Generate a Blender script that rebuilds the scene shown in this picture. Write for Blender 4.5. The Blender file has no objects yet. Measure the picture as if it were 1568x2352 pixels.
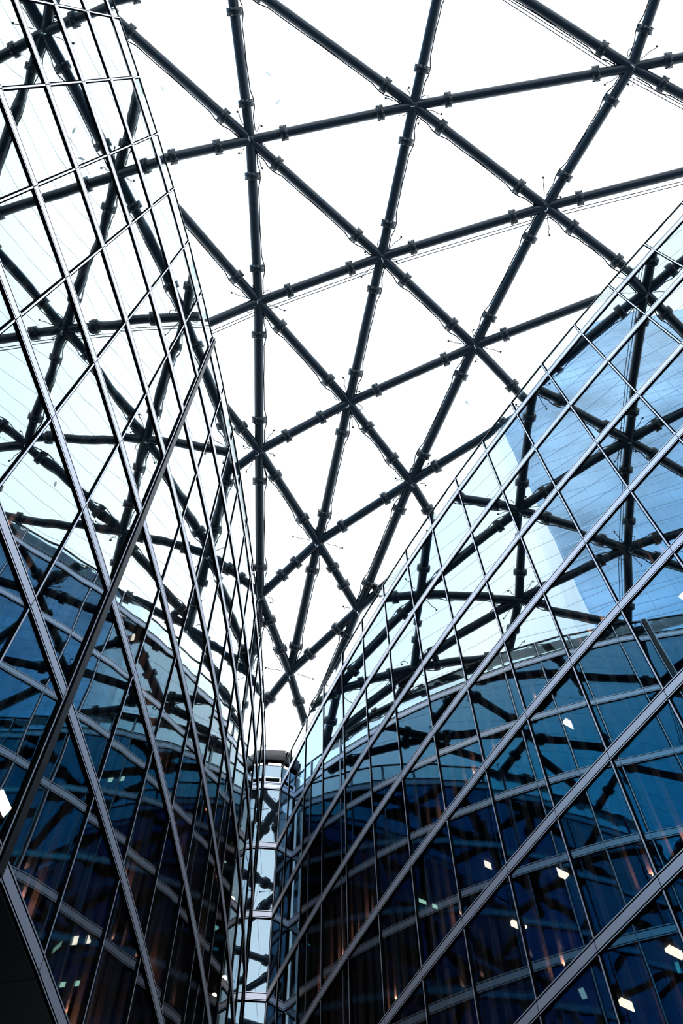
import bpy, bmesh, math, random
from mathutils import Matrix, Vector
random.seed(11)
SC = bpy.context.scene
COL = SC.collection
UP = Vector((0, 0, 1))

# ------------------------------------------------------------------ camera
EYE = Vector((0.0, 0.0, 1.6))
cd = bpy.data.cameras.new('camera')
cd.sensor_fit = 'VERTICAL'; cd.sensor_height = 36.0; cd.sensor_width = 24.0
cd.lens = 35.476; cd.clip_end = 2000; cd.clip_start = 0.05
cam = bpy.data.objects.new('camera', cd); COL.objects.link(cam)
cF = Vector((0.0, 0.40838, 0.91281)); cR = Vector((0.99959, 0.02623, -0.01174)); cU = Vector((0.02874, -0.91244, 0.40821))
cam.matrix_world = Matrix(((cR.x, cU.x, -cF.x, EYE.x), (cR.y, cU.y, -cF.y, EYE.y), (cR.z, cU.z, -cF.z, EYE.z), (0, 0, 0, 1)))
SC.camera = cam

# ------------------------------------------------------------------ sky: bright overcast
W = bpy.data.worlds.new('overcast_sky'); SC.world = W; W.use_nodes = True
nt = W.node_tree; nt.nodes.clear()
def N(t, ty, **kw):
    n = t.nodes.new(ty)
    for k, v in kw.items():
        if k in ('operation', 'data_type', 'blend_type', 'noise_dimensions', 'musgrave_type', 'vector_type', 'mode', 'interpolation'):
            setattr(n, k, v)
        else:
            n.inputs[k].default_value = v
    return n
wo = N(nt, 'ShaderNodeOutputWorld'); wb = N(nt, 'ShaderNodeBackground')
wtc = N(nt, 'ShaderNodeTexCoord')
wn = N(nt, 'ShaderNodeTexNoise', Scale=2.2, Detail=4.0, Roughness=0.5)
wr = N(nt, 'ShaderNodeValToRGB')
wr.color_ramp.elements[0].position = 0.3; wr.color_ramp.elements[0].color = (0.72, 0.84, 0.97, 1)
wr.color_ramp.elements[1].position = 0.7; wr.color_ramp.elements[1].color = (0.94, 0.985, 1.0, 1)
nt.links.new(wtc.outputs['Generated'], wn.inputs['Vector'])
nt.links.new(wn.outputs['Fac'], wr.inputs['Fac'])
nt.links.new(wr.outputs['Color'], wb.inputs['Color'])
wb.inputs['Strength'].default_value = 3.3
nt.links.new(wb.outputs[0], wo.inputs[0])

vs = SC.view_settings
vs.view_transform = 'Standard'; vs.look = 'None'; vs.gamma = 1.0; vs.use_curve_mapping = False; vs.exposure = 0.0
SC.cycles.use_denoising = True
SC.cycles.max_bounces = 9; SC.cycles.glossy_bounces = 7; SC.cycles.diffuse_bounces = 3
SC.cycles.transparent_max_bounces = 32; SC.cycles.sample_clamp_indirect = 12.0

# ------------------------------------------------------------------ materials
def mat(name):
    m = bpy.data.materials.new(name); m.use_nodes = True
    t = m.node_tree; t.nodes.clear()
    return m, t, N(t, 'ShaderNodeOutputMaterial')
def paint(name, col, rough=0.5, metal=0.0, spec=0.5, grain=0.0, gscale=30.0):
    m, t, o = mat(name)
    b = N(t, 'ShaderNodeBsdfPrincipled', Roughness=rough, Metallic=metal)
    b.inputs['Base Color'].default_value = (*col, 1); b.inputs['Specular IOR Level'].default_value = spec
    tc = N(t, 'ShaderNodeTexCoord'); n = N(t, 'ShaderNodeTexNoise', Scale=gscale, Detail=4.0)
    t.links.new(tc.outputs['Object'], n.inputs['Vector'])
    r = N(t, 'ShaderNodeValToRGB')
    lo = tuple(max(0, c * (1 - grain)) for c in col); hi = tuple(min(1, c * (1 + grain)) for c in col)
    r.color_ramp.elements[0].color = (*lo, 1); r.color_ramp.elements[1].color = (*hi, 1)
    r.color_ramp.elements[0].position = .35; r.color_ramp.elements[1].position = .65
    t.links.new(n.outputs['Fac'], r.inputs['Fac']); t.links.new(r.outputs['Color'], b.inputs['Base Color'])
    t.links.new(b.outputs[0], o.inputs[0])
    return m
def glow(name, col, s):
    m, t, o = mat(name)
    e = N(t, 'ShaderNodeEmission', Strength=s); e.inputs['Color'].default_value = (*col, 1)
    t.links.new(e.outputs[0], o.inputs[0]); return m
def schlick(t, r0, power):
    """reflectance rising towards grazing angles, the same from both sides of the sheet"""
    lw = N(t, 'ShaderNodeLayerWeight', Blend=0.5)
    p = N(t, 'ShaderNodeMath', operation='POWER'); p.inputs[1].default_value = power
    t.links.new(lw.outputs['Facing'], p.inputs[0])
    m_ = N(t, 'ShaderNodeMath', operation='MULTIPLY_ADD'); m_.inputs[1].default_value = 1 - r0; m_.inputs[2].default_value = r0
    t.links.new(p.outputs[0], m_.inputs[0])
    return lw, m_
def glass(name, face_on, oblique, graze, trans, r0, wave, bow, scale=0.8):
    """coated facade glass: mirror coating (blue face-on, white at grazing angles) over a tinted see-through pane; roller-wave as fine relief"""
    m, t, o = mat(name)
    tc = N(t, 'ShaderNodeTexCoord'); oi = N(t, 'ShaderNodeObjectInfo')
    mul = N(t, 'ShaderNodeMath', operation='MULTIPLY'); mul.inputs[1].default_value = 73.0
    t.links.new(oi.outputs['Random'], mul.inputs[0])
    add = N(t, 'ShaderNodeVectorMath', operation='ADD')
    t.links.new(tc.outputs['Object'], add.inputs[0]); t.links.new(mul.outputs[0], add.inputs[1])
    n = N(t, 'ShaderNodeTexNoise', Scale=scale, Detail=0.5, Roughness=0.3)
    t.links.new(add.outputs[0], n.inputs['Vector'])
    h1 = N(t, 'ShaderNodeMath', operation='MULTIPLY'); h1.inputs[1].default_value = wave
    t.links.new(n.outputs['Fac'], h1.inputs[0])
    sx = N(t, 'ShaderNodeSeparateXYZ'); t.links.new(tc.outputs['Object'], sx.inputs[0])
    q = N(t, 'ShaderNodeMath', operation='MULTIPLY'); t.links.new(sx.outputs['X'], q.inputs[0]); t.links.new(sx.outputs['X'], q.inputs[1])
    q2 = N(t, 'ShaderNodeMath', operation='MULTIPLY'); q2.inputs[1].default_value = bow; t.links.new(q.outputs[0], q2.inputs[0])
    hs = N(t, 'ShaderNodeMath', operation='ADD'); t.links.new(h1.outputs[0], hs.inputs[0]); t.links.new(q2.outputs[0], hs.inputs[1])
    bp = N(t, 'ShaderNodeBump', Strength=1.0, Distance=1.0)
    t.links.new(hs.outputs[0], bp.inputs['Height'])
    lw, fr = schlick(t, r0, 5.0)
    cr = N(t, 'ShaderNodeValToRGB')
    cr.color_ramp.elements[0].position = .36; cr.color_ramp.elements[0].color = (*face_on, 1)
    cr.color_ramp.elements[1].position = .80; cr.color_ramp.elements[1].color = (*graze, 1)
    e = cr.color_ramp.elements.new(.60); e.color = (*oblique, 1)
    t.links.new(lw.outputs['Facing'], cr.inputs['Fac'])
    tr = N(t, 'ShaderNodeBsdfTransparent'); tr.inputs['Color'].default_value = (*trans, 1)
    gl = N(t, 'ShaderNodeBsdfGlossy', Roughness=0.0)
    t.links.new(cr.outputs['Color'], gl.inputs['Color'])
    t.links.new(bp.outputs[0], gl.inputs['Normal'])
    mx = N(t, 'ShaderNodeMixShader')
    t.links.new(fr.outputs[0], mx.inputs[0]); t.links.new(tr.outputs[0], mx.inputs[1]); t.links.new(gl.outputs[0], mx.inputs[2])
    t.links.new(mx.outputs[0], o.inputs[0]); return m
def clear_mat(name, trans, r0):
    m, t, o = mat(name)
    lw, fr = schlick(t, r0, 5.0)
    tr = N(t, 'ShaderNodeBsdfTransparent'); tr.inputs['Color'].default_value = (*trans, 1)
    gl = N(t, 'ShaderNodeBsdfGlossy', Roughness=0.0); gl.inputs['Color'].default_value = (.95, 1, 1, 1)
    mx = N(t, 'ShaderNodeMixShader')
    t.links.new(fr.outputs[0], mx.inputs[0]); t.links.new(tr.outputs[0], mx.inputs[1]); t.links.new(gl.outputs[0], mx.inputs[2])
    t.links.new(mx.outputs[0], o.inputs[0]); return m
def film_mat(name, tint):
    m, t, o = mat(name)
    tr = N(t, 'ShaderNodeBsdfTransparent'); tr.inputs['Color'].default_value = (*tint, 1)
    t.links.new(tr.outputs[0], o.inputs[0]); return m

M_ALU = paint('anodised_aluminium', (0.76, 0.755, 0.85), 0.46, 0.62, 0.5, 0.05, 60)
M_GASKET = paint('black_gasket', (0.004, 0.005, 0.006), 1.0, 0, 0.0)
M_BRONZE = paint('dark_bronze', (0.020, 0.018, 0.018), 0.5, 0.0, 0.25, 0.35, 25)
M_STEEL = paint('navy_painted_steel', (0.008, 0.020, 0.032), 0.38, 0.0, 0.35, 0.2, 9)
M_COLLAR = paint('navy_painted_casting', (0.008, 0.018, 0.028), 0.34, 0.0, 0.4, 0.25, 18)
M_CABLE = paint('black_cable', (0.02, 0.022, 0.03), 0.6)
M_ZINC = paint('galvanised_fitting', (0.45, 0.52, 0.56), 0.3, 0.8)
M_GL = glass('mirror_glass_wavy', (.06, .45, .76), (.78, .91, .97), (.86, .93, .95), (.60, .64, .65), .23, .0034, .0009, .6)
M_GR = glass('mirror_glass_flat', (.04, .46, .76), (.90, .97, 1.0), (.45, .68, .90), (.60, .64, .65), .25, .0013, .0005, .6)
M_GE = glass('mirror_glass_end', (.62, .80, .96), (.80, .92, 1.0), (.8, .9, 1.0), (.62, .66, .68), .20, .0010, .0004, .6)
M_BAL = clear_mat('balustrade_glass', (.86, .92, .92), .05)
M_RAIL = paint('black_rail', (0.010, 0.014, 0.018), 0.4)
M_FILM = film_mat('roof_film', (0.985, 0.99, 0.99))
M_SEAM = film_mat('roof_film_seam', (0.25, 0.29, 0.31))
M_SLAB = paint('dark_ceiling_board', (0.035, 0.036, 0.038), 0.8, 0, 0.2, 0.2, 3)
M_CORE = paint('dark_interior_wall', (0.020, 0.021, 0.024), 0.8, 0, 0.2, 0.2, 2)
M_RIB = paint('tan_rib', (0.24, 0.18, 0.15), 0.7, 0, 0.2, 0.15, 8)
M_SOFFIT = paint('black_soffit_panel', (0.010, 0.011, 0.013), 0.45, 0, 0.4)
M_PAVE = paint('dark_stone_paving', (0.040, 0.040, 0.042), 0.6, 0, 0.3, 0.3, 2)
M_TOWER = paint('tower_blue_glass', (0.30, 0.48, 0.68), 0.06, 0.75, 0.6, 0.35, 0.05)
M_TOWERB = paint('tower_band', (0.34, 0.52, 0.72), 0.10, 0.75)
M_CANOPY = paint('canopy_metal', (0.035, 0.032, 0.036), 0.4, 0.3, 0.5, 0.2, 6)
M_TRAY = paint('canopy_tray', (0.03, 0.03, 0.035), 0.5, 0.3)
M_WARM = glow('warm_lamp', (1.0, 0.50, 0.28), 90)
M_WHITE = glow('warm_white_panel', (1.0, 0.83, 0.66), 5.0)
M_GREEN = glow('cool_green_tube', (0.62, 1.0, 0.78), 2.2)
M_FLOOD = glow('flood_face', (1.0, 0.93, 0.80), 9)
M_STRIP = glow('strip_light', (1.0, 0.98, 0.96), 4)
M_UPL = glow('uplight_face', (1.0, 0.46, 0.32), 700)
M_GREYH = paint('grey_housing', (0.25, 0.25, 0.24), 0.5, 0.2)

# ------------------------------------------------------------------ helpers
def link(o, parent=None):
    COL.objects.link(o)
    if parent is not None: o.parent = parent
    return o
def root(name, loc=(0, 0, 0)):
    o = bpy.data.objects.new(name, None); o.location = loc; o.empty_display_size = 0.3
    return link(o)
def tag(o, label, cat, group=None):
    o['label'] = label; o['category'] = cat
    if group: o['group'] = group
    return o
def struct(o): o['kind'] = 'structure'; return o
def mesh(name, verts, faces, mats, midx=None, smooth=False):
    me = bpy.data.meshes.new(name); me.from_pydata([tuple(v) for v in verts], [], faces)
    for m in (mats if isinstance(mats, (list, tuple)) else [mats]): me.materials.append(m)
    if midx:
        for p, i in zip(me.polygons, midx): p.material_index = i
    if smooth:
        for p in me.polygons: p.use_smooth = True
    me.update()
    b = bmesh.new(); b.from_mesh(me); bmesh.ops.recalc_face_normals(b, faces=b.faces); b.to_mesh(me); b.free()
    return me
def obj(name, me, parent=None, loc=(0, 0, 0), rot=None):
    o = bpy.data.objects.new(name, me); o.location = loc
    if rot is not None: o.rotation_mode = 'QUATERNION'; o.rotation_quaternion = rot
    return link(o, parent)
def box_vf(x0, x1, y0, y1, z0, z1, base=0):
    v = [(x0, y0, z0), (x1, y0, z0), (x1, y1, z0), (x0, y1, z0), (x0, y0, z1), (x1, y0, z1), (x1, y1, z1), (x0, y1, z1)]
    f = [(0, 3, 2, 1), (4, 5, 6, 7), (0, 1, 5, 4), (1, 2, 6, 5), (2, 3, 7, 6), (3, 0, 4, 7)]
    return v, [tuple(i + base for i in q) for q in f]
def box(name, x0, x1, y0, y1, z0, z1, m):
    v, f = box_vf(x0, x1, y0, y1, z0, z1); return mesh(name, v, f, m)
def extrude_profile(name, prof, mats, fm, axis, h0, h1, cap=True):
    """prof: list of 2D points (closed); fm: material index for the face after each point"""
    n = len(prof); v = []
    for h in (h0, h1):
        for a, b in prof:
            v.append((a, b, h) if axis == 'z' else (h, a, b))
    f = [(i, (i + 1) % n, n + (i + 1) % n, n + i) for i in range(n)]; mi = list(fm)
    if cap: f += [tuple(range(n)), tuple(range(2 * n - 1, n - 1, -1))]; mi += [fm[0], fm[0]]
    return mesh(name, v, f, mats, mi)
def tube_path(pts, r, sides=6, closed_caps=True):
    """tube around a polyline -> verts, faces"""
    pts = [Vector(p) for p in pts]; v = []; f = []
    ref = None
    for i, p in enumerate(pts):
        d = (pts[min(i + 1, len(pts) - 1)] - pts[max(i - 1, 0)]).normalized()
        if ref is None: ref = d.orthogonal().normalized()
        a = (ref - d * ref.dot(d)).normalized(); b = d.cross(a); ref = a
        for s in range(sides):
            t = 2 * math.pi * s / sides; v.append(p + (a * math.cos(t) + b * math.sin(t)) * r)
    for i in range(len(pts) - 1):
        for s in range(sides):
            f.append((i * sides + s, i * sides + (s + 1) % sides, (i + 1) * sides + (s + 1) % sides, (i + 1) * sides + s))
    if closed_caps:
        f.append(tuple(range(sides))); k = (len(pts) - 1) * sides; f.append(tuple(range(k + sides - 1, k - 1, -1)))
    return v, f
def lathe(prof, sides):
    """prof: (r,z) list, around z"""
    v = []; f = []
    for r, z in prof:
        for s in range(sides):
            t = 2 * math.pi * s / sides; v.append((r * math.cos(t), r * math.sin(t), z))
    for i in range(len(prof) - 1):
        for s in range(sides):
            f.append((i * sides + s, i * sides + (s + 1) % sides, (i + 1) * sides + (s + 1) % sides, (i + 1) * sides + s))
    return v, f
def frame_z(d, up=UP):
    """rotation taking local z to d, local x horizontal side"""
    z = d.normalized(); x = up.cross(z).normalized(); y = z.cross(x)
    return Matrix((x, y, z)).transposed().to_quaternion()

# ------------------------------------------------------------------ facade setting-out (metres)
def zt(k):      # centre height of the aluminium band k; 0 = top rail
    return 1.6 + (40.0 if k == 0 else 40.0 * (0.9649 - 0.0986 * (k - 1)))
BAND = 0.42; KB = 8; FLOOR_H = 40 * 0.0986
def arc(p0, h0, dh, n0, n1):
    P = {0: Vector((p0[0], p0[1]))}
    for k in range(0, n1):
        a = math.radians(h0 + dh * k); P[k + 1] = P[k] + 2 * Vector((math.sin(a), math.cos(a)))
    for k in range(-1, n0 - 1, -1):
        a = math.radians(h0 + dh * k); P[k] = P[k + 1] - 2 * Vector((math.sin(a), math.cos(a)))
    return [P[k] for k in range(n0, n1 + 1)]
ARC_L = arc((-7.396, -1.5755), 14.454, -1.113, -7, 16)
ARC_R = arc((12.0754, 6.8453), -39.503, 1.1336, -7, 14)
END_A = Vector((-4.11, 31.47)); END_B = Vector((-3.27, 31.58))
ARC_L.append(END_A); ARC_R.append(END_B)

_cache = {}
def cached(key, fn):
    if key not in _cache: _cache[key] = fn()
    return _cache[key]
def pane_mesh(w, h, m):
    return cached(('pane', round(w, 2), round(h, 2), m.name), lambda: box('pane', -w / 2, w / 2, -0.008, 0.008, -h / 2, h / 2, m))
def band_mesh(w):
    # profile in (y, z): lip, groove, fascia, groove, lip; outward is -y
    p = [(0.0, -.225), (-.012, -.225), (-.012, -.175), (-.05, -.175), (-.05, -.145), (-.012, -.145), (-.012, -.11), (-.05, -.11), (-.05, .135), (-.012, .135), (-.012, .175), (-.05, .175), (-.05, .21), (0.0, .21)]
    fm = [1, 1, 1, 0, 1, 1, 1, 0, 1, 1, 1, 0, 0, 1]
    return cached(('band', round(w, 2)), lambda: extrude_profile('spandrel_panel', p, [M_ALU, M_GASKET], fm, 'x', -w / 2 + .008, w / 2 - .008))
def mullion_mesh(h):
    p = [(-.052, .06), (-.052, -.022), (-.019, -.022), (-.019, -.045), (.019, -.045), (.019, -.022), (.052, -.022), (.052, .06)]
    fm = [1, 1, 1, 0, 1, 1, 1, 1]
    return cached(('mul', round(h, 2)), lambda: extrude_profile('mullion', p, [M_ALU, M_GASKET], fm, 'z', -h / 2, h / 2))
JOINT = [(-.15, .05), (-.15, -.06), (-.115, -.06), (-.115, -.035), (-.09, -.035), (-.09, -.10), (.09, -.10), (.09, -.035), (.115, -.035), (.115, -.06), (.15, -.06), (.15, .05)]

def zrot(d):    # quaternion whose local x is the plan direction d
    return Matrix(((d.x, -d.y, 0), (d.y, d.x, 0), (0, 0, 1))).to_quaternion()

def facade(name, pts, gm, flip, joint_at=None, first_panes=0):
    """pts in plan; the atrium is on local -y of each bay"""
    R = struct(root(name))
    if flip: pts = list(reversed(pts))
    n = len(pts)
    for i in range(n - 1):
        a, b = pts[i], pts[i + 1]; w = (b - a).length; d = (b - a) / w; c = (a + b) / 2; q = zrot(d)
        for k in range(1, KB + 1):
            obj('spandrel_panel', band_mesh(w), R, (c.x, c.y, zt(k)), q)
            if k < KB:
                h = FLOOR_H - BAND + .03; zc = (zt(k) + zt(k + 1)) / 2
                qq = q @ Vector((0, 0, 1)).rotation_difference(Vector((random.uniform(-.0008, .0008), random.uniform(-.0008, .0008), 1))) @ \
                    Vector((0, 1, 0)).rotation_difference(Vector((random.uniform(-.0012, .0012), 1, 0)))
                obj('pane', pane_mesh(w - .06, h, gm), R, (c.x, c.y, zc), qq)
        # balustrade: glass, black sill strip, top rail
        hb = zt(0) - .03 - (zt(1) + .33)
        obj('balustrade_pane', pane_mesh(w - .05, hb, M_BAL), R, (c.x, c.y, zt(1) + .33 + hb / 2), q)
        obj('sill_strip', cached(('sill', round(w, 2)), lambda: box('sill_strip', -w / 2, w / 2, -.03, .05, -.06, .06, M_GASKET)), R, (c.x, c.y, zt(1) + .27), q)
        obj('top_rail', cached(('rail', round(w, 2)), lambda: box('top_rail', -w / 2 - .005, w / 2 + .005, -.035, .035, -.03, .03, M_RAIL)), R, (c.x, c.y, zt(0)), q)
    for i in range(n):
        d = (pts[min(i + 1, n - 1)] - pts[max(i - 1, 0)]).normalized(); q = zrot(d); p = pts[i]
        if joint_at is not None and (p - joint_at).length < .1:
            jm = extrude_profile('expansion_joint', JOINT, [M_BRONZE, M_ALU, M_GASKET], [2, 1, 1, 2, 2, 0, 2, 2, 1, 1, 2, 2], 'z', zt(KB) - .21, zt(0))
            obj('expansion_joint', jm, R, (p.x, p.y, 0), q)
            continue
        for k in range(1, KB):
            obj('mullion', mullion_mesh(FLOOR_H - BAND), R, (p.x, p.y, (zt(k) + zt(k + 1)) / 2), q)
        hb = zt(0) - .03 - (zt(1) + .21)
        obj('balustrade_post', mullion_mesh(hb), R, (p.x, p.y, zt(1) + .21 + hb / 2), q)
    return R, pts

def inward(pts, off):
    """points offset to local +y (into the building)"""
    out = []
    n = len(pts)
    for i in range(n):
        d = (pts[min(i + 1, n - 1)] - pts[max(i - 1, 0)]).normalized()
        out.append(pts[i] + Vector((-d.y, d.x)) * off)
    return out
def strip_solid(name, A, B, z0, z1, m):
    n = len(A); v = [(p.x, p.y, z) for z in (z0, z1) for P in (A, B) for p in P]; f = []
    for i in range(n - 1):
        a0, a1, b0, b1 = i, i + 1, n + i, n + i + 1
        f += [(a0, a1, b1, b0), (2 * n + a0, 2 * n + b0, 2 * n + b1, 2 * n + a1), (a0, 2 * n + a0, 2 * n + a1, a1), (b0, b1, 2 * n + b1, 2 * n + b0)]
    f += [(0, n, 3 * n, 2 * n), (n - 1, 2 * n + n - 1, 3 * n + n - 1, 2 * n - 1)]
    return mesh(name, v, f, m)

wl, PL = facade('wall_left', ARC_L, M_GL, False, joint_at=ARC_L[13])
wr_, PR = facade('wall_right', ARC_R, M_GR, True)
DEPTH = {'wall_left': 5.0, 'wall_right': 5.0}
for R, P in ((wl, PL), (wr_, PR)):
    A = inward(P, .10); B = inward(P, 5.0); C = inward(P, 5.3)
    for k in range(1, KB + 1):
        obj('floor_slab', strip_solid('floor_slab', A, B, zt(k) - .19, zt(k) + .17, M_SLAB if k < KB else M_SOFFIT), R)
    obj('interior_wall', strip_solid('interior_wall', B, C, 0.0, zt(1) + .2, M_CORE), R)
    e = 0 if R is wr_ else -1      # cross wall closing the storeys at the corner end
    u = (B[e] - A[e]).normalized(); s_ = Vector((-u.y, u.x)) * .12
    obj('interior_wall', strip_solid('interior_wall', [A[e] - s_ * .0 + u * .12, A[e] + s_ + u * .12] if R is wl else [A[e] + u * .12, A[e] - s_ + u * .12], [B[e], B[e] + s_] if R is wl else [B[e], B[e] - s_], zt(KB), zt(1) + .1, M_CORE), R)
# soffit joints below the lowest storey are cut as separate panels on the left
A = inward(PL, -.02); B = inward(PL, 4.9)
for i in range(len(PL) - 1):
    s = .006
    a0, a1, b0, b1 = [p.copy() for p in (A[i], A[i + 1], B[i], B[i + 1])]
    da = (a1 - a0).normalized() * s; db = (b1 - b0).normalized() * s
    obj('soffit_panel', strip_solid('soffit_panel', [a0 + da, a1 - da], [b0 + db, b1 - db], zt(KB) - .24, zt(KB) - .215, M_SOFFIT), wl)

# ------------------------------------------------------------------ narrow end wall in the corner
we = struct(root('wall_back'))
d = (END_B - END_A); w = d.length; d /= w; c = (END_A + END_B) / 2; q = zrot(d)
for k in range(1, KB + 1):
    obj('spandrel_panel', band_mesh(w), we, (c.x, c.y, zt(k)), q)
    if k < KB:
        obj('pane', pane_mesh(w - .04, FLOOR_H - BAND + .03, M_GE), we, (c.x, c.y, (zt(k) + zt(k + 1)) / 2), q)
for p in (END_A, END_B):
    for k in range(1, KB):
        obj('corner_post', mullion_mesh(FLOOR_H - BAND), we, (p.x, p.y, (zt(k) + zt(k + 1)) / 2), q)
nrm = Vector((-d.y, d.x))
b0 = c + nrm * 1.2
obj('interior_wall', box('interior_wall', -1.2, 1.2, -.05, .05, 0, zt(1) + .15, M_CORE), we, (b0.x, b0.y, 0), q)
# vent frame above the top band
def frame_mesh(name, W, H, t, y0, y1, m):
    v = [(-W / 2, -H / 2), (W / 2, -H / 2), (W / 2, H / 2), (-W / 2, H / 2)]
    u = [(-W / 2 + t, -H / 2 + t), (W / 2 - t, -H / 2 + t), (W / 2 - t, H / 2 - t), (-W / 2 + t, H / 2 - t)]
    V = [(x, y, z) for y in (y0, y1) for P in (v, u) for x, z in P]; f = []
    for i in range(4):
        j = (i + 1) % 4
        f += [(i, j, 4 + j, 4 + i), (8 + i, 12 + i, 12 + j, 8 + j), (i, 8 + i, 8 + j, j), (4 + i, 4 + j, 12 + j, 12 + i)]
    return mesh(name, V, f, m)
vf = obj('vent_frame', frame_mesh('vent_frame', w - .04, .42, .07, -.06, .02, M_ALU), we, (c.x, c.y, zt(1) + .46), q)
obj('vent_recess', box('vent_recess', -w / 2 + .09, w / 2 - .09, .0, .03, -.14, .14, M_GASKET), vf)
obj('parapet_pane', pane_mesh(w - .04, .85, M_GE), we, (c.x, c.y, zt(1) + 1.14), q)

# ------------------------------------------------------------------ unseen building added behind the viewer to block low sky light
wf = struct(root('wall_front_sky_block'))
fa, fb = Vector((24.0, -5.2)), Vector((-13.5, -18.6))
w = (fb - fa).length; d3 = (fb - fa) / w; q3 = zrot(d3); nb = 18; bw = w / nb
for i in range(nb):
    c3 = fa + d3 * bw * (i + .5)
    for k in range(4, KB + 1):
        obj('spandrel_panel', band_mesh(bw), wf, (c3.x, c3.y, zt(k)), q3)
        if k < KB: obj('pane', pane_mesh(bw - .06, FLOOR_H - BAND + .03, M_GR), wf, (c3.x, c3.y, (zt(k) + zt(k + 1)) / 2), q3)
nn3 = Vector((-d3.y, d3.x)); cc = (fa + fb) / 2 + nn3 * 1.5
obj('interior_wall', box('interior_wall', -w / 2, w / 2, -.1, .1, 0, zt(4), M_CORE), wf, (cc.x, cc.y, 0), q3)

# ------------------------------------------------------------------ ground and roof film
fl = struct(obj('floor', box('floor', -60, 60, -60, 60, -.2, 0, M_PAVE)))

NODES = {(0,-2):(-9.78,-8.05,45.31),(0,-1):(-8.79,-2.22,45.31),(0,0):(-7.80,3.61,44.68),(0,1):(-7.01,10.65,44.00),(0,2):(-6.09,17.67,44.00),(0,3):(-5.17,24.69,43.50),(1,-2):(-4.24,-9.51,46.52),(1,-1):(-3.79,-3.29,46.52),(1,0):(-3.33,2.92,46.14),(1,1):(-3.36,9.50,45.52),(1,2):(-3.66,16.09,44.66),(1,3):(-3.96,22.98,43.56),(1,4):(-4.80,29.75,43.00),(2,-2):(6.13,-9.49,46.71),(2,-1):(4.80,-3.85,46.71),(2,0):(3.47,1.79,46.56),(2,1):(2.04,7.85,46.18),(2,2):(0.46,14.23,45.57),(2,3):(-1.16,20.81,44.71),(2,4):(-2.77,27.35,43.62),(3,-2):(15.40,-10.42,45.86),(3,-1):(13.80,-4.92,45.86),(3,0):(12.21,0.57,45.95),(3,1):(9.02,5.89,45.81),(3,2):(6.12,11.73,45.44),(3,3):(3.25,17.91,44.82),(3,4):(0.66,24.12,43.97),(3,5):(-2.02,30.35,43.00),(4,-2):(31.14,-10.64,44.21),(4,-1):(26.78,-5.87,44.21),(4,0):(22.42,-1.10,44.31),(4,1):(18.06,3.66,44.41),(4,2):(13.02,8.84,44.28),(4,3):(8.54,14.17,44.00),(4,4):(4.65,20.20,44.00)}
NODES = {k: Vector(v) for k, v in NODES.items()}
ce = struct(root('ceiling'))
LIFT = Vector((0, 0, .42))
def film_panel(a, b, c_, run):
    """an inflated film cushion over one triangle, with welded seams running along 'run'"""
    cen = (a + b + c_) / 3; n = 8; ins = .965
    A, B, C = [cen + (p - cen) * ins for p in (a, b, c_)]
    nor = (B - A).cross(C - A).normalized()
    if nor.z < 0: nor = -nor
    v = []; ids = {}
    for side in (1, -1):
        for i in range(n + 1):
            for j in range(n + 1 - i):
                k = n - i - j; u, t, s = i / n, j / n, k / n
                edge = min(i, j, k) == 0
                if edge and side == -1: ids[(side, i, j)] = ids[(1, i, j)]; continue
                p = A * u + B * t + C * s + nor * side * 27 * u * t * s * (.42 if side == 1 else .12)
                ids[(side, i, j)] = len(v); v.append(p - cen)
    f = []
    for side in (1, -1):
        for i in range(n):
            for j in range(n - i):
                t1 = (ids[(side, i, j)], ids[(side, i + 1, j)], ids[(side, i, j + 1)]); f.append(t1)
                if i + j < n - 1: f.append((ids[(side, i + 1, j)], ids[(side, i + 1, j + 1)], ids[(side, i, j + 1)]))
    o = obj('film_panel', mesh('film_panel', v, f, M_FILM, smooth=True), ce, cen + LIFT)
    # seams
    run = (run - nor * run.dot(nor)).normalized(); side_v = nor.cross(run).normalized()
    tri = [A - cen, B - cen, C - cen]; ss = [p.dot(side_v) for p in tri]
    x = math.floor(min(ss) / .78) * .78 + .3; sv = []; sf = []
    while x < max(ss):
        hits = []
        for i in range(3):
            p, q_ = tri[i], tri[(i + 1) % 3]; s0, s1 = p.dot(side_v), q_.dot(side_v)
            if (s0 - x) * (s1 - x) < 0: hits.append(p + (q_ - p) * (x - s0) / (s1 - s0))
        if len(hits) == 2 and (hits[0] - hits[1]).length > .3:
            P, Q = hits; m = 5; base = len(sv)
            for e in range(m + 1):
                pt = P + (Q - P) * e / m
                # barycentric sag of the lower layer
                T = cen + pt; ar = (B - A).cross(C - A).length
                u = (B - T).cross(C - T).length / ar; t = (C - T).cross(A - T).length / ar; s = (A - T).cross(B - T).length / ar
                pt = pt - nor * (27 * u * t * s * .12 + .012)
                sv += [pt - side_v * .010, pt + side_v * .010]
            for e in range(m): sf.append((base + 2 * e, base + 2 * e + 1, base + 2 * e + 3, base + 2 * e + 2))
        x += .78
    if sv:
        so = obj('seam', mesh('seam', sv, sf, M_SEAM), o); so['kind'] = 'stuff'
for (i, j), p in list(NODES.items()):
    q1, q2, q3 = NODES.get((i + 1, j)), NODES.get((i + 1, j + 1)), NODES.get((i, j + 1))
    if q1 and q2: film_panel(p, q1, q2, q2 - q1)
    if q3 and q2: film_panel(p, q3, q2, q3 - p)

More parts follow.
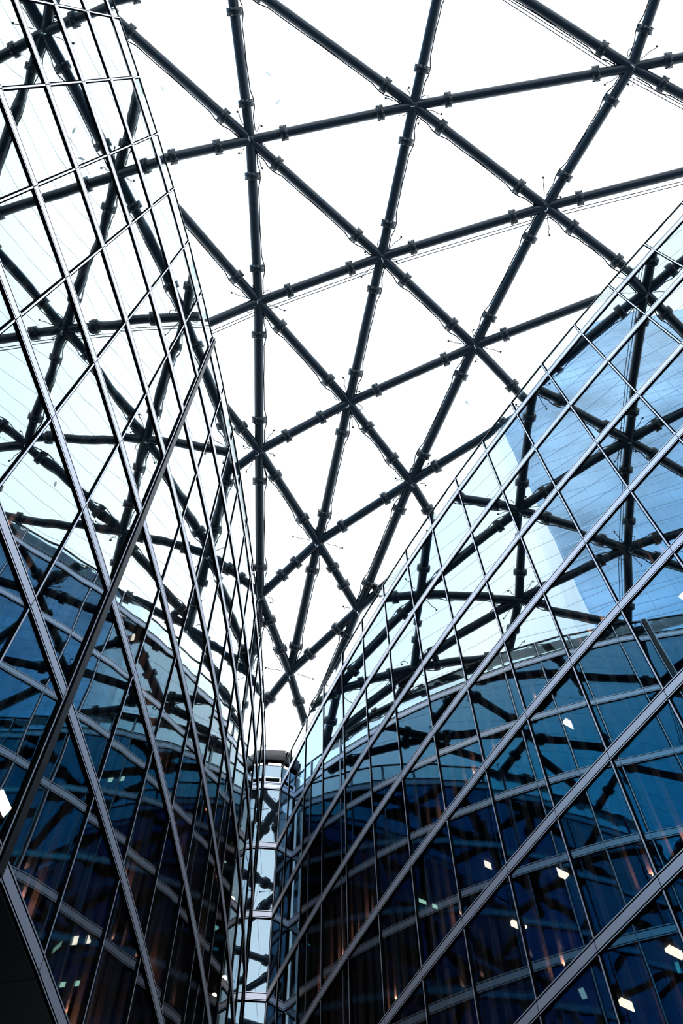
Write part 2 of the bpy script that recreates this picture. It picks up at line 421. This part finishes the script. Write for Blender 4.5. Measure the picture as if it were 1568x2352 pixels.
# ------------------------------------------------------------------ steel grid of the roof
rg = tag(root('roof_grid', (0, 0, 0)), 'dark blue steel tube lattice of triangles carrying the clear roof', 'roof frame')
TR = .205
def collar_mesh():
    pr = [(.205, -.165), (.245, -.158), (.288, -.125), (.318, -.07), (.326, -.025), (.305, -.014), (.305, .014), (.326, .025), (.318, .07), (.288, .125), (.245, .158), (.205, .165)]
    v, f = lathe(pr, 20)
    for s in range(10):     # bolt pockets as proud lugs
        t = 2 * math.pi * (s + .5) / 10
        for z0, z1 in ((-.145, -.05), (.05, .145)):
            ca, sa = math.cos(t), math.sin(t); b = len(v)
            bv, bf = box_vf(.22, .314, -.03, .03, z0, z1, b)
            v += [(x * ca - y * sa, x * sa + y * ca, z) for x, y, z in bv]; f += bf
    return mesh('collar', v, f, M_COLLAR)
CM = collar_mesh()
def hub_mesh():
    v, f = lathe([(.001, -.24), (.12, -.22), (.2, -.15), (.24, -.02), (.2, .14), (.12, .2), (.001, .22)], 14)
    return mesh('hub', v, f, M_STEEL, smooth=True)
HM = hub_mesh()
def hook_mesh(var):
    pts = [(0, 0, 0), (.12, 0, .02), (.22, .03, .02), (.30, .10, 0), (.28, .20, -.02), (.20, .24, -.03)] if var == 0 else \
          [(0, 0, 0), (.25, .03, -.02), (.5, .02, -.05), (.72, .08, -.06), (.82, .06, -.06)] if var == 1 else [(0, 0, 0), (.15, .02, 0), (.3, -.03, -.01), (.34, .06, -.02)]
    v, f = tube_path(pts, .018, 5)
    e = Vector(pts[-1]); sv, sf = lathe([(.001, -.05), (.04, -.03), (.052, 0), (.04, .03), (.001, .05)], 8)
    b = len(v); v += [Vector(p) + e for p in sv]; f += [tuple(i + b for i in q_) for q_ in sf]
    return mesh('hook_wire', v, f, M_CABLE)
HK = [hook_mesh(i) for i in range(3)]
def eye_mesh():
    v, f = tube_path([(0, 0, -.26), (0, 0, -.42), (.05, 0, -.5), (.12, .02, -.5), (.15, .04, -.42)], .022, 6)
    return mesh('eye_bolt', v, f, M_ZINC)
EYEM = eye_mesh()
def conduit(L, ang, c0, c1):
    """service cable clipped along a tube, bowed out around the collars; tube-local, z along the tube"""
    pts = []
    def P(r, z): pts.append((r * math.cos(ang), r * math.sin(ang), z))
    P(.24, .35); P(.24, c0 - .5); P(.33, c0 - .2); P(.34, c0 + .1); P(.24, c0 + .5)
    for e in range(1, 4): P(.235 + .012 * math.sin(e * 2.1), c0 + .5 + (c1 - c0 - 1.0) * e / 4)
    P(.24, c1 - .5); P(.34, c1 - .1); P(.33, c1 + .2); P(.24, c1 + .5); P(.24, L - .35)
    v, f = tube_path(pts, .026, 5)
    return mesh('conduit', v, f, M_CABLE, smooth=True)
FAR_ONLY = {((0, 1), (1, 1)), ((3, 2), (4, 3)), ((3, 3), (4, 4))}
def tube(a, b):
    A, B = NODES[a], NODES[b]; D = B - A; L = D.length
    v, f = lathe([(TR, 0), (TR, L)], 20)
    o = obj('tube', mesh('tube', v, f, M_STEEL, smooth=True), rg, A, frame_z(D))
    c0 = 1.42; c1 = L - 1.42
    if (a, b) in FAR_ONLY: obj('collar', CM, o, (0, 0, L - 1.3 if a[0] else 1.3))
    elif L > 3.4:
        obj('collar', CM, o, (0, 0, c0)); obj('collar', CM, o, (0, 0, c1))
        di = (b[0] - a[0], b[1] - a[1])
        if di != (1, 0) and L > 4: obj('conduit', conduit(L, math.radians(180 if di == (0, 1) and a[0] < 3 else 0), c0, c1), o)
    else: obj('collar', CM, o, (0, 0, L / 2))
for a in NODES:
    for di in ((1, 0), (0, 1), (1, 1)):
        b = (a[0] + di[0], a[1] + di[1])
        if b in NODES: tube(a, b)
for k, p in NODES.items():
    h = obj('hub', HM, rg, p)
    obj('eye_bolt', EYEM, h, (0, 0, 0), Matrix.Rotation(random.uniform(0, 6.2), 3, 'Z').to_quaternion())
    dirs = []
    for di in ((1, 0), (0, 1), (1, 1), (-1, 0), (0, -1), (-1, -1)):
        m = (k[0] + di[0], k[1] + di[1])
        if m in NODES: dirs.append(math.atan2(*(NODES[m] - p).to_2d().yx) % (2 * math.pi))
    dirs.sort()
    for i in range(len(dirs)):
        a0, a1 = dirs[i], dirs[(i + 1) % len(dirs)]
        if a1 <= a0: a1 += 2 * math.pi
        if a1 - a0 > 2.2 or a1 - a0 < .5: continue
        am = (a0 + a1) / 2; rr = .38
        obj('hook_wire', HK[(i + k[0] + k[1]) % 3], h, (rr * math.cos(am), rr * math.sin(am), .05), Matrix.Rotation(am, 3, 'Z').to_quaternion())

# twin maintenance cables strung beside two of the tube runs
def cable_run(keys, side, label):
    rt = tag(root('twin_cable', NODES[keys[0]]), label, 'cable', None)
    o0 = NODES[keys[0]]
    for off in (.34, .46):
        pts = []
        for n_, k in enumerate(keys):
            p = NODES[k]; d_ = (NODES[keys[min(n_ + 1, len(keys) - 1)]] - NODES[keys[max(n_ - 1, 0)]]).normalized()
            s_ = d_.cross(UP).normalized() * side
            pts.append(p - o0 + s_ * off + Vector((0, 0, -.12)))
        v, f = tube_path(pts, .020, 5); obj('wire', mesh('wire', v, f, M_CABLE), rt)
cable_run([(0, 1), (1, 1), (2, 1), (3, 1), (4, 1)], -1, 'pair of thin steel cables beside the second tube row above the atrium')
cable_run([(2, -1), (3, 0), (4, 1)], -1, 'pair of thin steel cables beside the diagonal tube in the far right corner')

# ------------------------------------------------------------------ blue glass tower outside, seen mirrored in the right facade
tw = tag(root('tower', (-43.2, -26, 0)), 'tall blue glass tower outside, mirrored in the right glass wall', 'tower')
obj('shaft', box('shaft', -30, 0, -40, 35.2, 0, 218, M_TOWER), tw)
bm_ = box('floor_band', -.05, .02, -40, 35.2, -.14, .14, M_TOWERB)
for k in range(12, 54): obj('floor_band', bm_, tw, (0, 0, 4.0 * k))
fm_ = box('fin', -.05, .05, -.04, .04, 40, 218, M_TOWERB)
for k in range(14): obj('fin', fm_, tw, (0, 35 - 3.0 * k, 0))

# ------------------------------------------------------------------ canopy over the end wall
def prism(name, plan, z0, z1, m):
    n = len(plan); v = [(x, y, z0) for x, y in plan] + [(x, y, z1) for x, y in plan]
    f = [tuple(range(n)), tuple(range(2 * n - 1, n - 1, -1))] + [(i, (i + 1) % n, n + (i + 1) % n, n + i) for i in range(n)]
    return mesh(name, v, f, m)
cn = tag(root('rooftop_canopy', (-3.7, 31.6, 41.8)), 'dark metal canopy with strip light above the narrow corner wall', 'canopy')
plan = [(-1.7, 1.0), (-.62, -.05), (.55, .08), (1.55, 1.05), (1.55, 3.6), (-1.7, 3.6)]
obj('soffit', prism('soffit', plan, .55, .66, M_CANOPY), cn)
for i in range(3):
    a, b = Vector(plan[i]), Vector(plan[i + 1]); d2 = (b - a); L2 = d2.length; d2 /= L2
    v = []; f = []
    for e in range(7):     # rolled fascia
        t = e / 6 * math.pi * .55; v += [(0, -.16 * math.sin(t), .55 + .52 * (1 - math.cos(t))), (L2, -.16 * math.sin(t), .55 + .52 * (1 - math.cos(t)))]
    for e in range(6): f.append((2 * e, 2 * e + 1, 2 * e + 3, 2 * e + 2))
    v += [(0, .25, .55), (L2, .25, .55), (0, .25, 1.1), (L2, .25, 1.1)]; b_ = 14
    f += [(0, 1, 15, 14), (12, 13, 17, 16), (14, 15, 17, 16)]
    obj('fascia', mesh('fascia', v, f, M_CANOPY), cn, (a.x, a.y, 0), zrot(d2))
obj('soffit_tray', box('soffit_tray', -.5, .42, .25, .95, .44, .55, M_TRAY), cn)
obj('soffit_tray', box('soffit_tray', -.5, .42, 1.1, 1.8, .44, .55, M_TRAY), cn)
obj('back_panel', box('back_panel', -1.6, 1.5, 1.9, 2.0, -1.6, .55, M_TRAY), cn)
sl = tag(obj('strip_light', box('strip_light', -.30, .34, -.04, .04, -.035, .035, M_STRIP), None, (-3.68, 31.72, 42.15), zrot(d)), 'white strip light glowing under the corner canopy', 'light')

# ------------------------------------------------------------------ flood light on the left wall
fr = tag(root('floodlight', (-4.76, 8.98, 12.36)), 'square floodlight glowing white on the left glass wall', 'light')
qf = Matrix.Rotation(math.radians(-20), 3, 'X') @ Matrix.Rotation(math.radians(70), 3, 'Z')
qf = qf.to_quaternion()
v = [(-.16, -.13, -.16), (.16, -.13, -.16), (.16, -.13, .16), (-.16, -.13, .16), (-.10, .10, -.10), (.10, .10, -.10), (.10, .10, .10), (-.10, .10, .10)]
obj('housing', mesh('housing', v, [(0, 1, 5, 4), (1, 2, 6, 5), (2, 3, 7, 6), (3, 0, 4, 7), (4, 5, 6, 7), (0, 3, 2, 1)], M_GREYH), fr, (0, 0, 0), qf)
obj('lens', box('lens', -.14, .14, -.15, -.132, -.14, .14, M_FLOOD), fr, (0, 0, 0), qf)
v, f = tube_path([(0, .02, -.02), (-.2, .05, -.05), (-.42, .1, -.05)], .025, 8)
obj('bracket', mesh('bracket', v, f, M_GREYH), fr)

# ------------------------------------------------------------------ interiors: ribs, uplights, ceiling lights
rib = box('interior_rib', -.05, .05, -.06, .06, -1.72, 1.72, M_RIB)
def upl_mesh():
    v, f = lathe([(.001, -.03), (.035, -.03), (.042, .02), (.034, .024), (.001, .024)], 8)
    return mesh('uplight', v, f, [M_GREYH, M_UPL], [1 if i >= 16 else 0 for i in range(len(f))])
UM = upl_mesh()
LM = [box('ceiling_light', -.08, .08, -.22, .22, -.03, .03, M_WHITE), box('ceiling_light', -.04, .04, -.38, .38, -.03, .03, M_GREEN)]
def interiors(R, P, side, bays, flip):
    rng = random.Random(5 if side == 'left' else 9); spots = []
    for i in bays:
        a, b = P[i], P[i + 1]; w = (b - a).length
        if w < 1.6: continue
        d = (b - a) / w; nn = Vector((-d.y, d.x)); q = zrot(d)
        for k in range(4, KB):
            zb = zt(k + 1) + .17
            for e in range(4):
                x = (e - 1.5) * .48 + rng.uniform(-.05, .05); dep = .24 + rng.uniform(-.03, .03)
                p = a + d * (w / 2 + x) + nn * dep
                obj('interior_rib', rib, R, (p.x, p.y, zb + 1.72), q)
                if rng.random() < .2:
                    pu = p - nn * .11
                    obj('uplight', UM, R, (pu.x, pu.y, zb + .36))
        for k in range(5, KB):
            if rng.random() < .5:
                g = 1 if rng.random() < .25 else 0
                x = rng.uniform(-.5, .5); p = a + d * (w / 2 + x) + nn * rng.uniform(.9, 2.0)
                corner = Vector((-3.7, 31.5)); spots.append((k, (p - corner).length, g, p, q))
    for k in range(5, KB):
        row = sorted((s_ for s_ in spots if s_[0] == k), key=lambda s_: s_[1])
        for n_, (k_, _, g, p, q) in enumerate(row):
            lab = f"{'thin greenish tube' if g else 'warm white panel'} light behind the {side} glass wall, {STOREY[k]} storey, {ORD[n_]} from the corner"
            tag(obj('ceiling_light', LM[g], None, (p.x, p.y, zt(k) - .23), q), lab, 'light', f'ceiling lights behind the {side} glass wall')
STOREY = {5: 'third', 6: 'second', 7: 'lowest'}
ORD = ['first', 'second', 'third', 'fourth', 'fifth', 'sixth', 'seventh', 'eighth', 'ninth', 'tenth', 'eleventh', 'twelfth', 'thirteenth', 'fourteenth', 'fifteenth', 'sixteenth']
interiors(wl, PL, 'left', range(8, len(PL) - 2), False)
interiors(wr_, PR, 'right', range(1, len(PR) - 6), True)

# warm corner lamps, one per storey on each side
def lamp_mesh():
    v, f = lathe([(.001, -.09), (.06, -.07), (.09, 0), (.06, .07), (.001, .09)], 12)
    return mesh('lamp_globe', v, f, M_WARM, smooth=True)
GM = lamp_mesh(); cap = mesh('lamp_stem', *lathe([(.02, .06), (.02, .35), (.06, .36), (.06, .40)], 8), M_GREYH)
names = ['top', 'second', 'third']
for side, x, y, zz in (('left', -4.52, 31.0, (36.85, 33.0, 29.1)), ('right', -2.86, 31.4, (36.85, 33.1, 29.16))):
    for nm, z in zip(names, zz):
        r_ = tag(root('corner_lamp', (x, y, z)), f'warm globe lamp in the corner behind the {side} glass wall, {nm} from above', 'lamp', f'corner lamps behind the {side} glass')
        obj('globe', GM, r_); obj('stem', cap, r_)

# fallen leaves lying on the roof film
M_LEAF = film_mat('pale_leaf', (.50, .53, .54))
lv = [(-.16, 0, 0), (-.06, .05, .004), (.08, .045, 0), (.17, 0, .006), (.08, -.05, 0), (-.06, -.04, .004)]
LEAF = mesh('fallen_leaf', lv + [(x, y, z + .008) for x, y, z in lv], [tuple(range(6)), tuple(range(11, 5, -1))] + [(i, (i + 1) % 6, 6 + (i + 1) % 6, 6 + i) for i in range(6)], M_LEAF)
for (x, y, ang, where) in ((-6.9, .86, 1.2, 'nearest the left wall in the upper left'), (-2.5, .42, .6, 'just right of the first upright tube'), (-2.15, 1.5, 2.4, 'below two tubes near the upper left node'), (5.94, 14.6, .9, 'close to the right wall edge')):
    z_ = 46.9 if y < 5 else 46.2
    tag(obj('fallen_leaf', LEAF, None, (x, y, z_), Matrix.Rotation(ang, 3, 'Z').to_quaternion()), 'small pale leaf lying on the clear roof, ' + where, 'leaf', 'leaves on the clear roof')
